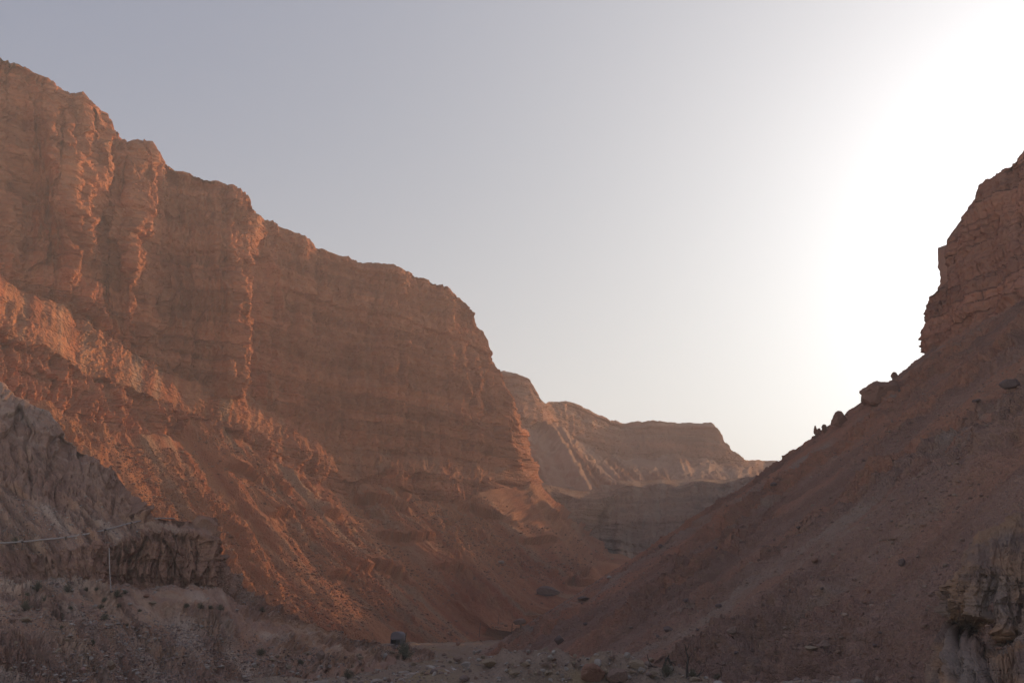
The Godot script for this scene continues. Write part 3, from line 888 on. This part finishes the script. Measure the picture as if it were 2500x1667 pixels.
func rocks_and_boulders() -> void:
	M.scree = ground_mat(1.0 / 3.0, 3.0, T.rubble, T.grain)
	M.tan = stone_mat(Color(0.435, 0.317, 0.225), 0.35, 9.0)
	M.pale = stone_mat(Color(0.487, 0.405, 0.351), 0.35, 9.0)
	M.brown = stone_mat(Color(0.348, 0.229, 0.180), 0.35, 9.0)
	M.red = stone_mat(Color(0.374, 0.202, 0.144), 0.35, 9.0)
	M.pink = stone_mat(Color(0.522, 0.317, 0.270), 0.6, 5.0)
	M.dark = stone_mat(Color(0.235, 0.163, 0.149), 0.3, 9.0)
	M.ochre = stone_mat(Color(0.418, 0.251, 0.176), 0.22, 22.0)
	var red := [Color(0.392, 0.207, 0.135), Color(0.322, 0.158, 0.104), Color(0.452, 0.282, 0.189), Color(0.287, 0.145, 0.099)]
	var grey := [Color(0.348, 0.255, 0.216), Color(0.418, 0.326, 0.270), Color(0.278, 0.194, 0.167), Color(0.487, 0.405, 0.351), Color(0.365, 0.229, 0.171)]
	var mixed := [Color(0.357, 0.220, 0.162), Color(0.313, 0.194, 0.153), Color(0.392, 0.273, 0.211), Color(0.270, 0.167, 0.135)]
	scatter("scree", "loose red-brown blocks strewn over the orange slope on the left", left, 30000, 0.32, 1.7, 0.42, red, 0.012, 3)
	scatter("scree", "loose brown stones covering the shaded slope on the right", right, 120000, 0.06, 0.5, 0.4, mixed, 0.022, 4)
	scatter("scree", "grey and brown stones littering the foreground hill", hill, 70000, 0.06, 0.42, 0.4, grey, 0.03, 5)
	scatter("gravel", "grey stones and cobbles spread over the wadi floor", floor_, 70000, 0.12, 0.75, 0.42, grey, 0.0, 6)
	for k in 8:
		bm.append(rock(900 + k * 13, 3, 10 + k % 4 * 2, Vector3(1, 0.85 + 0.05 * (k % 3), 0.9), 0.035, 2.2))
	# boulders that can be told apart
	var list := [
		[187, 1542, 16, 13, "pink", 0, 0.3, "small pinkish stone at the bottom left, paler than the rubble around it"],
		[253, 1538, 25, 22, "tan", 1, 1.1, "squat tan boulder on the lower left hill beside the pinkish stone"],
		[235, 1494, 18, 13, "brown", 2, 2.0, "brown wedge-shaped stone above the squat tan boulder, lower left"],
		[56, 1426, 25, 15, "tan", 3, 0.7, "orange-tan flat boulder near the left edge of the hill"],
		[28, 1426, 14, 13, "brown", 4, 2.3, "small brown boulder left of the orange-tan flat one"],
		[133, 1500, 14, 15, "tan", 5, 1.6, "pointed tan stone on the lower left hill"],
		[335, 1374, 14, 10, "red", 6, 0.2, "dark red block lying below the eroded bluff"],
		[345, 1388, 24, 9, "tan", 7, 0.1, "long flat tan slab just below the dark red block under the bluff"],
		[885, 1520, 22, 18, "pale", 1, 0.4, "rounded pale boulder on the wadi floor left of the tall green bush"],
		[736, 1511, 20, 20, "brown", 3, 1.9, "upright brown boulder on the wadi floor at the hill foot"],
		[712, 1556, 21, 9, "pale", 7, 0.3, "flat pale slab at the bottom edge left of centre"],
		[701, 1566, 9, 6, "pale", 0, 0.9, "tiny pale stone touching the bottom edge below the flat slab"],
		[709, 1503, 20, 9, "tan", 4, 0.4, "low tan boulder left of the upright brown one"],
		[736, 1530, 11, 7, "pale", 5, 1.4, "small pale stone below the upright brown boulder"],
		[660, 1530, 14, 10, "tan", 2, 2.6, "tan stone among rubble where the hill meets the floor"],
		[1124, 1530, 36, 17, "tan", 1, 0.1, "broad tan boulder at the left end of the rubble mound"],
		[1182, 1558, 24, 14, "tan", 6, 0.8, "tan boulder in front of the rubble mound near the bottom edge"],
		[1363, 1560, 62, 36, "red", 2, 0.5, "large reddish-brown boulder on the right half of the rubble mound"],
		[1418, 1566, 48, 30, "brown", 5, 1.0, "large brown boulder right of the big reddish one"],
		[1462, 1540, 34, 25, "tan", 3, 2.1, "pale tan angular block at the right end of the rubble mound"],
		[1214, 1501, 9, 8, "pale", 4, 0.2, "small pale stone on the left crest of the rubble mound"],
		[1265, 1555, 12, 10, "tan", 7, 0.6, "small tan stone in the middle of the rubble mound face"],
		[1300, 1540, 12, 9, "pale", 0, 2.5, "small pale stone left of the large reddish boulder"],
		[1500, 1560, 26, 15, "tan", 1, 2.9, "tan boulder just right of the angular pale block, bottom edge"],
		[1600, 1566, 34, 12, "tan", 2, 0.4, "low tan hump of rock below the slim dead tree"],
		[1680, 1568, 40, 14, "tan", 6, 1.4, "low tan rock at the bottom edge right of the dead trees"],
		[1051, 1520, 24, 13, "brown", 3, 1.2, "brown boulder on the floor right of the tall green bush"],
		[1070, 1532, 20, 12, "pale", 5, 0.7, "pale boulder in front of the brown one right of the bush"],
		[1052, 1482, 12, 9, "red", 0, 1.8, "reddish stone at the foot of the right-hand slope by the posts"],
		[1102, 1499, 9, 9, "pale", 4, 2.2, "small pale stone where the floor meets the right slope"],
		[1020, 1508, 12, 8, "brown", 6, 2.0, "small brown stone beside the bush on the wadi floor"],
		[820, 1505, 12, 9, "tan", 7, 1.0, "tan stone by the pale strip of track left of the arched shelter"],
		[950, 1530, 14, 9, "tan", 2, 0.5, "tan stone below the tall green bush"],
		[1281, 1478, 24, 21, "dark", 1, 0.3, "dark rounded boulder on the lower right slope above the rubble mound"],
		[1484, 1369, 12, 10, "brown", 0, 0.9, "lone brown boulder midway up the right slope"],
		[1578, 1381, 15, 10, "dark", 3, 1.1, "dark slanting boulder in the middle of the right slope"],
		[1650, 1390, 14, 8, "dark", 5, 0.4, "small dark boulder right of the dark slanting one"],
		[1530, 1450, 22, 16, "dark", 6, 2.4, "dark blocky boulder low on the right slope"],
		[1681, 1451, 26, 16, "brown", 2, 1.7, "brown boulder low on the right slope, right of the dark blocky one"],
		[1188, 1455, 15, 12, "brown", 7, 0.1, "brown boulder at the toe of the right slope by the fence posts"],
		[1344, 1434, 9, 7, "dark", 4, 1.5, "small dark stone above the dark rounded boulder"],
		[1340, 1375, 30, 9, "dark", 1, 0.2, "long dark ledge of rock near the left edge of the right slope"],
		[1197, 1428, 26, 14, "brown", 5, 0.6, "brown rock hump at the narrow bottom of the valley"],
		[1873, 1290, 20, 13, "red", 3, 0.3, "reddish boulder with a dark underside on the middle right slope"],
		[2070, 1298, 19, 17, "dark", 2, 0.9, "dark boulder left of the yellowish outcrop, upper right"],
		[1863, 1490, 40, 12, "tan", 1, 0.5, "long tan slab low on the right slope"],
		[1895, 1486, 30, 22, "brown", 6, 1.3, "brown boulder leaning on the long tan slab"],
		[1914, 1406, 11, 8, "red", 4, 2.0, "small reddish stone above the long tan slab"],
		[1778, 1119, 20, 11, "dark", 7, 0.2, "dark boulder high on the right slope near the skyline"],
		[2065, 898, 9, 7, "dark", 0, 0.7, "small dark stone just under the right skyline rocks"],
		[2323, 890, 44, 26, "dark", 5, 0.4, "dark rock ledge at the right edge below the cliff"],
		[2240, 920, 22, 10, "dark", 3, 0.8, "small dark ledge left of the rock ledge below the right cliff"],
		[1256, 1360, 52, 20, "dark", 2, 0.1, "wide dark oval rock at the toe of the left slope"],
		[217, 1010, 12, 10, "red", 1, 0.4, "red boulder below the lower cliff band near the left scree cone"],
		[1150, 1290, 14, 8, "pale", 4, 0.3, "pale stone on the slope above the valley bottom"],
		[1395, 1328, 12, 9, "pale", 6, 0.3, "pale stone below the gorge wall"],
	]
	for b in list:
		boulder("boulder", b[0], b[1], b[2], b[3], b[4], b[5], b[6], b[7])
	# more of the same, of no special mark
	var r := RandomNumberGenerator.new()
	r.seed = 41
	for k in 46:
		boulder("boulder", r.randf_range(1420, 2340), r.randf_range(1180, 1560), r.randf_range(7, 13), r.randf_range(5, 10), ["brown", "dark", "red"][k % 3], k, r.randf() * TAU, "small %s boulder half buried in the shaded right slope" % ["greyish-brown", "dark", "reddish"][k % 3], "small boulders on the right slope")
	for k in 40:
		boulder("boulder", r.randf_range(560, 1180), r.randf_range(1500, 1566), r.randf_range(7, 15), r.randf_range(5, 11), ["tan", "pale", "brown"][k % 3], k, r.randf() * TAU, "small %s boulder among the gravel of the wadi floor" % ["tan", "pale", "brown"][k % 3], "small boulders on the wadi floor")
	for k in 34:
		boulder("boulder", r.randf_range(1200, 1560), r.randf_range(1512, 1567), r.randf_range(8, 20), r.randf_range(6, 14), ["tan", "pale", "brown"][k % 3], k, r.randf() * TAU, "small %s boulder piled on the rubble mound" % ["tan", "pale", "brown"][k % 3], "small boulders on the rubble mound")
	for k in 34:
		boulder("boulder", r.randf_range(5, 560), r.randf_range(1370, 1560), r.randf_range(6, 12), r.randf_range(4, 8), ["tan", "brown", "pale"][k % 3], k, r.randf() * TAU, "small %s stone block resting on the lower left hill" % ["tan", "brown", "pale"][k % 3], "small boulders on the left hill")
	# rocks standing against the sky on the right-hand ridge
	var ridge := [
		[2020, 918, 84, 62, 0.25, "large leaning rock against the white sky on the right ridge"],
		[1985, 925, 26, 30, 0.3, "smaller rock under the leaning one on the right ridge"],
		[2047, 866, 18, 18, 0.3, "pointed rock above the large leaning one on the right ridge"],
		[1925, 975, 48, 38, 0.3, "jagged rock lower down the right ridge against the sky"],
		[1893, 992, 14, 18, 0.45, "small round rock between the jagged rock and the two knobs"],
		[1884, 996, 12, 14, 0.5, "right-hand one of the two little rock knobs on the ridge"],
		[1874, 998, 12, 20, 0.4, "left-hand taller rock knob on the ridge line"],
	]
	var kk := 0
	for q in ridge:
		var m := rock(500 + kk * 31, 4, 11, Vector3(1, 0.9, 0.8), 0.04, 2.4)
		bm.append(m)
		var o := boulder("rock_outcrop", q[0], q[1], q[2], q[3], "red", bm.size() - 1, 0.2 * kk, q[5], "", q[4], 0.8)
		o.set_meta("category", "rock outcrop")
		kk += 1
	# the yellowish outcrop in the lower right corner
	var us := stations([[0, 60], [1, 130], [3, 60], [4]])
	var top_ := [[0, 2176, 1350, 69], [0.5, 2212, 1300, 69], [1, 2248, 1222, 69.5], [2, 2310, 1192, 70], [3, 2360, 1172, 70], [4, 2520, 1150, 70]]
	var brow := [[0, 2180, 1352, 66], [0.5, 2206, 1322, 62], [1, 2244, 1300, 60.5], [2, 2306, 1310, 59.5], [3, 2360, 1330, 59], [4, 2520, 1330, 57]]
	var lip := [[0, 2186, 1370, 65], [0.5, 2202, 1384, 60.5], [1, 2240, 1412, 58.5], [2, 2306, 1452, 57], [3, 2350, 1442, 57], [4, 2520, 1440, 54]]
	var hol := [[0, 2190, 1420, 64], [0.5, 2204, 1440, 63], [1, 2240, 1450, 62.5], [2, 2300, 1480, 58.5], [3, 2350, 1480, 59], [4, 2520, 1490, 54]]
	var toe := [[0, 2166, 1500, 60], [0.5, 2190, 1496, 57], [1, 2236, 1492, 55.5], [2, 2300, 1500, 54], [3, 2350, 1498, 53.5], [4, 2520, 1500, 51]]
	var low := [[0, 2140, 1620, 53], [0.5, 2180, 1620, 50.5], [1, 2236, 1620, 49], [2, 2300, 1620, 48], [3, 2350, 1620, 47.5], [4, 2520, 1620, 46]]
	var cr := terrain("rock_outcrop", [curve(top_, us, 6), curve(brow, us, 6), curve(lip, us, 6), curve(hol, us, 6), curve(toe, us, 6), curve(low, us, 6)], [[70, 0.9], [70, 1.0], [36, 1.0], [40, 0.8], [60, 0.8]],
		{"side": -1.0, "ref": 1, "look": 6, "ribs": 3.0, "ribf": 0.045, "gully": 1.0, "jit": 4.0, "mat": "rock_crag", "seed": 5100.0, "scale": 0.15, "level": 1.4, "blocks": 2.0, "rough": 1.2})
	tag(cr.node, "yellowish-brown craggy outcrop with a dark hollow in the lower right corner", "rock outcrop")

func leaning(a: Vector3, b: Vector3, bend: Vector3) -> PackedVector3Array:
	var r := PackedVector3Array()
	for k in 7:
		var t := k / 6.0
		r.append(a.lerp(b, t) + bend * 4.0 * t * (1.0 - t))
	return r

func plants_and_small_things() -> void:
	M.leaf = flat_mat(Color(0.15, 0.135, 0.09))
	M.leaf_green = flat_mat(Color(0.20, 0.195, 0.135))
	M.twig = flat_mat(Color(0.10, 0.075, 0.06))
	M.wood = flat_mat(Color(0.09, 0.07, 0.06))
	M.pipe = flat_mat(Color(0.36, 0.30, 0.28), 0.6)
	M.iron = flat_mat(Color(0.12, 0.085, 0.075), 0.7)
	M.sheet = flat_mat(Color(0.26, 0.225, 0.23), 0.7)
	M.concrete = flat_mat(Color(0.45, 0.36, 0.33))
	var sh := []
	for k in 4:
		sh.append(shrub_meshes(60 + k, [0.6, 0.75, 0.9, 0.95][k], [40, 40, 44, 64][k]))
	var list := [
		[81, 1358, 25, 2, "dark green shrub, tallest of those below the pipe on the left hill"], [158, 1358, 23, 1, "round green shrub on the left hill near the foot of the leaning pole"],
		[197, 1356, 16, 0, "small shrub between the round green shrub and the leaning pole"], [223, 1358, 13, 0, "tiny shrub just left of the foot of the leaning pole"],
		[56, 1403, 27, 2, "dark upright shrub near the left edge of the hill"], [106, 1384, 23, 0, "low spreading shrub right of the dark upright one"],
		[265, 1374, 24, 1, "dense shrub at the foot of the leaning pole"], [239, 1384, 18, 0, "low shrub below and left of the leaning pole's foot"],
		[234, 1396, 16, 0, "low shrub under two others below the leaning pole"], [272, 1392, 15, 0, "small shrub below the dense one at the pole's foot"],
		[31, 1246, 23, 1, "dark shrub just above the pipe at the left edge"], [288, 1364, 15, 0, "small shrub right of the dense one at the pole's foot"],
		[60, 1368, 13, 0, "tiny shrub left of the tallest hill shrub"], [318, 1402, 11, 0, "tiny shrub below the long flat tan slab"],
		[235, 1424, 21, 1, "brown-green shrub in the middle of the lower left hill"], [214, 1482, 17, 2, "tufty dark shrub above the squat tan boulder"],
		[294, 1437, 13, 0, "small shrub right of the brown-green one on the lower hill"], [425, 1396, 17, 0, "leftmost dark shrub along the foot of the pale scree fan"],
		[464, 1395, 18, 1, "second dark shrub along the foot of the pale scree fan"], [482, 1398, 15, 0, "third dark shrub along the foot of the pale scree fan"],
		[503, 1402, 17, 1, "rightmost dark shrub along the foot of the pale scree fan"], [604, 1401, 15, 1, "dark shrub on the hill's right skyline"],
		[597, 1500, 26, 0, "dark spreading shrub where the hill meets the floor"], [796, 1562, 30, 1, "dark reddish shrub at the bottom edge left of centre"],
		[824, 1545, 26, 1, "dark reddish shrub above the one at the bottom edge"], [690, 1520, 18, 0, "low dark shrub by the low tan boulder"],
		[1590, 1560, 22, 1, "dark bush tangled round the slim dead tree"], [1533, 1556, 34, 2, "dark bush below the bent dead branches"],
		[1725, 1545, 26, 2, "dark bush right of the dead trees"], [1652, 1562, 22, 1, "dark low bush beside the fallen branch"],
		[140, 1440, 11, 0, "tiny shrub on the bare middle of the left hill"], [163, 1397, 13, 0, "tiny shrub below the round green one"],
	]
	for q in list:
		var g := pick(q[0], q[1])
		var k: float = q[2] * 1.2 * VK * -g.z / F
		var o := thing("shrub", g - Vector3(0, k * 0.04, 0), q[4], "shrub", "desert shrubs")
		o.scale = Vector3.ONE * k
		o.rotation.y = q[0] * 0.37
		obj("foliage", sh[q[3]][0], M.leaf, o)
		obj("stems", sh[q[3]][1], M.twig, o)
	# the tall bush by the track
	var g := pick(926, 1512)
	var k := 50.0 * VK * -g.z / F
	var o := thing("shrub", g, "tall grey-green bush beside the arched shelter on the wadi floor", "shrub", "desert shrubs")
	o.scale = Vector3(k, k * 1.05, k)
	obj("foliage", sh[3][0], M.leaf_green, o)
	obj("stems", sh[3][1], M.twig, o)
	# arched shelter
	g = pick(911, 1474)
	k = 24.0 * VK * -g.z / F
	var t := thing("shelter", g - Vector3(0, 0.2, 0), "small dark grey round-topped shelter at the foot of the orange slope", "shelter")
	t.rotation.y = -0.25
	var prof := PackedVector2Array([Vector2(-0.5, 0), Vector2(-0.5, 0.85)])
	for q in 9:
		var w := PI - PI * (q + 0.0) / 8.0
		prof.append(Vector2(cos(w) * 0.5, 0.85 + sin(w) * 0.4))
	prof.append(Vector2(0.5, 0))
	var st := SurfaceTool.new()
	st.begin(Mesh.PRIMITIVE_TRIANGLES)
	for q in prof.size() - 1:
		for layer in [1.0, 0.93]:
			var a := Vector3(prof[q].x * layer, prof[q].y * layer, 0) * k
			var b := Vector3(prof[q + 1].x * layer, prof[q + 1].y * layer, 0) * k
			var e := Vector3(0, 0, -1.3 * k)
			for v in [a, b, a + e, b, b + e, a + e]:
				st.add_vertex(v)
		var a1 := Vector3(prof[q].x, prof[q].y, 0) * k
		var b1 := Vector3(prof[q + 1].x, prof[q + 1].y, 0) * k
		for v in [a1, a1 * 0.93, b1, b1, a1 * 0.93, b1 * 0.93]:
			st.add_vertex(v)
	st.generate_normals()
	obj("arched_shell", st.commit(), M.sheet, t)
	for end in 2:
		var pf := PackedVector2Array()
		for v in prof:
			pf.append(Vector2(v.x * 0.96, maxf(v.y * 0.96, 0.55 if end == 0 else 0.0)) * k)
		var cs := CSGPolygon3D.new()
		cs.polygon = pf
		cs.depth = 0.06 * k
		cs.name = "front_panel" if end == 0 else "back_wall"
		cs.material = M.sheet
		t.add_child(cs)
		cs.position.z = -0.05 * k if end == 0 else -1.25 * k
	var slab := BoxMesh.new()
	slab.size = Vector3(1.3, 0.3, 1.7) * k
	var so := obj("base_slab", slab, M.concrete, t)
	so.position = Vector3(0, -0.11 * k, -0.6 * k)
	# posts
	for q in [[937, 1476, 21, "thin dark post behind the tall bush"], [1104, 1462, 28, "tallest dark fence post at the toe of the right slope"], [1144, 1433, 20, "thin dark fence post in the valley bottom, middle of three"], [1178, 1436, 14, "shortest fence post, farthest right of the three"]]:
		g = pick(q[0], q[1])
		k = q[2] * VK * -g.z / F
		var pt := thing("fence_post", g, q[3], "post", "thin dark posts in the valley")
		obj("shaft", tube(PackedVector3Array([Vector3(0, -0.4, 0), Vector3(0.04 * k, k * 0.5, 0), Vector3(0.09 * k, k, 0)]), maxf(0.07, k * 0.03), maxf(0.06, k * 0.025), 6), M.iron, pt)
		obj("cap", tube(PackedVector3Array([Vector3(0.085 * k, k * 0.97, 0), Vector3(0.095 * k, k * 1.03, 0)]), maxf(0.09, k * 0.04), maxf(0.09, k * 0.04), 6), M.iron, pt)
	# pipe along the bench of the hill
	var pv := [[-60, 1250], [0, 1247], [50, 1244], [100, 1239], [150, 1234], [200, 1226], [240, 1217], [270, 1209], [300, 1201], [335, 1194], [370, 1190], [400, 1191]]
	var pp := PackedVector3Array()
	for q in pv:
		var h := pick(maxf(q[0], 3.0), q[1] + 3.0)
		pp.append(at(q[0], q[1], -h.z - 0.25))
	for b in 2:
		for i in range(1, pp.size() - 1):
			var m := (pp[i - 1] + pp[i + 1]) * 0.5
			pp[i].z = lerpf(pp[i].z, m.z, 0.5)
	for i in pp.size():
		pp[i] = at(pv[i][0], pv[i][1], -pp[i].z)
	var cur := Curve3D.new()
	for i in pp.size():
		var tan_ := (pp[mini(i + 1, pp.size() - 1)] - pp[maxi(i - 1, 0)]) / 6.0
		cur.add_point(pp[i], -tan_, tan_)
	cur.bake_interval = 0.8
	var baked := cur.get_baked_points()
	var org := baked[baked.size() / 2]
	for i in baked.size():
		baked[i] -= org
	var pi_ := thing("water_pipe", org, "long thin pale pipe running across the left hill to the bluff top", "pipe")
	obj("pipe", tube(baked, 0.085, 0.085, 8), M.pipe, pi_)
	for q in [2, 4, 6, 8, 9]:
		var w := pp[q] - org
		var dir := (pp[q + 1] - pp[q]).normalized()
		var su := obj("support", tube(PackedVector3Array([w, w + Vector3(0.05, -0.9, -0.05)]), 0.05, 0.05, 5), M.iron, pi_)
		obj("clamp", tube(PackedVector3Array([w - dir * 0.12, w + dir * 0.12]), 0.12, 0.12, 8), M.iron, su)
	# leaning pole
	g = pick(259, 1356)
	var topp := at(250, 1258, -g.z + 0.2)
	var po := thing("pole", g, "thin pale pole leaning upright against the eroded bluff", "pole")
	obj("shaft", tube(leaning(Vector3(0, -0.3, 0), topp - g, Vector3(-0.05, 0, 0)), 0.055, 0.05, 7), M.pipe, po)
	obj("foot_plate", tube(PackedVector3Array([Vector3(0, -0.15, 0), Vector3(0, 0.04, 0)]), 0.16, 0.16, 7), M.iron, po)
	# dead trees and branches near the bottom edge
	dead_tree([[1579, 1562], [1578, 1535], [1581, 1512], [1577, 1496], [1575, 1484]], 0.10, 0.03, [[2, 1590, 1500], [3, 1570, 1478], [3, 1582, 1480], [1, 1572, 1516]], "slim bare dead tree standing near the bottom edge")
	dead_tree([[1522, 1542], [1528, 1522], [1533, 1511], [1540, 1520], [1546, 1540]], 0.10, 0.07, [[2, 1536, 1503], [3, 1552, 1530]], "bare dead branch bent into an upside-down V over a bush")
	dead_tree([[1510, 1532], [1497, 1529], [1491, 1518], [1487, 1502]], 0.05, 0.02, [[2, 1482, 1510]], "curved bare twig left of the bent dead branch")
	dead_tree([[1590, 1560], [1602, 1552], [1613, 1545]], 0.08, 0.03, [[1, 1612, 1536], [2, 1616, 1538]], "fallen bare branch right of the slim dead tree")
	dead_tree([[1818, 1566], [1818, 1552], [1815, 1536]], 0.06, 0.02, [[1, 1823, 1545], [1, 1810, 1548], [0, 1824, 1554]], "small bare upright stalk at the bottom edge on the right")
	# wheel tracks
	for side in 2:
		var q0 := [[[985, 1531], [1030, 1540], [1075, 1550], [1118, 1562], [1160, 1578]], [[1010, 1527], [1060, 1535], [1108, 1546], [1150, 1558], [1195, 1574]]][side] as Array
		var path := PackedVector3Array()
		for v in q0:
			var d := 4.4 / maxf(0.02, (v[1] * VK - 1520.0) / F)
			var w := at(v[0], v[1], d)
			path.append(w)
		var st2 := SurfaceTool.new()
		st2.begin(Mesh.PRIMITIVE_TRIANGLES)
		var prev := []
		for i in path.size() * 8 - 7:
			var f := i / 8.0
			var i0 := mini(int(f), path.size() - 2)
			var c := path[i0].lerp(path[i0 + 1], f - i0)
			var dr := (path[i0 + 1] - path[i0]).normalized()
			var sd := Vector3(-dr.z, 0, dr.x).normalized()
			var rowp := []
			for e in 5:
				var off := (e - 2.0) * 0.16 * (1.0 + nz.get_noise_2d(i * 0.5, e * 3.0) * 0.35)
				var w2 := c + sd * off
				w2.y = fh(w2.x, w2.z) + 0.075 - absf(e - 2.0) * 0.02
				rowp.append(w2)
			if prev.size():
				for e in 4:
					for v in [prev[e], prev[e + 1], rowp[e], prev[e + 1], rowp[e + 1], rowp[e]]:
						st2.add_vertex(v)
			prev = rowp
		st2.generate_normals()
		var tr := obj("dirt_track", st2.commit(), M.track)
		tag(tr, ["nearer pale wheel rut of the dirt track on the wadi floor", "farther pale wheel rut of the dirt track on the wadi floor"][side], "track", "", "structure")

func dead_tree(pts: Array, r0: float, r1: float, twigs: Array, label: String) -> void:
	var g := pick(pts[0][0], minf(pts[0][1], 1560.0))
	var d := -g.z
	var w := PackedVector3Array()
	for q in pts:
		w.append(at(q[0], q[1], d))
	var base := w[0]
	for i in w.size():
		w[i] -= base
		w[i].z += sin(i * 1.7) * 0.12
	var o := thing("dead_tree", base, label, "dead tree", "bare dead wood by the wadi")
	var cur := Curve3D.new()
	for i in w.size():
		var t := (w[mini(i + 1, w.size() - 1)] - w[maxi(i - 1, 0)]) / 6.0
		cur.add_point(w[i], -t, t)
	cur.bake_interval = 0.15
	obj("trunk", tube(cur.get_baked_points(), r0, r1, 6), M.wood, o)
	for q in twigs:
		var a := w[q[0]]
		var b := at(q[1], q[2], d - 0.3) - base
		obj("twig", tube(leaning(a, b, Vector3(0.06, 0.05, 0.05)), r1 * 0.7, 0.012, 5), M.wood, o)
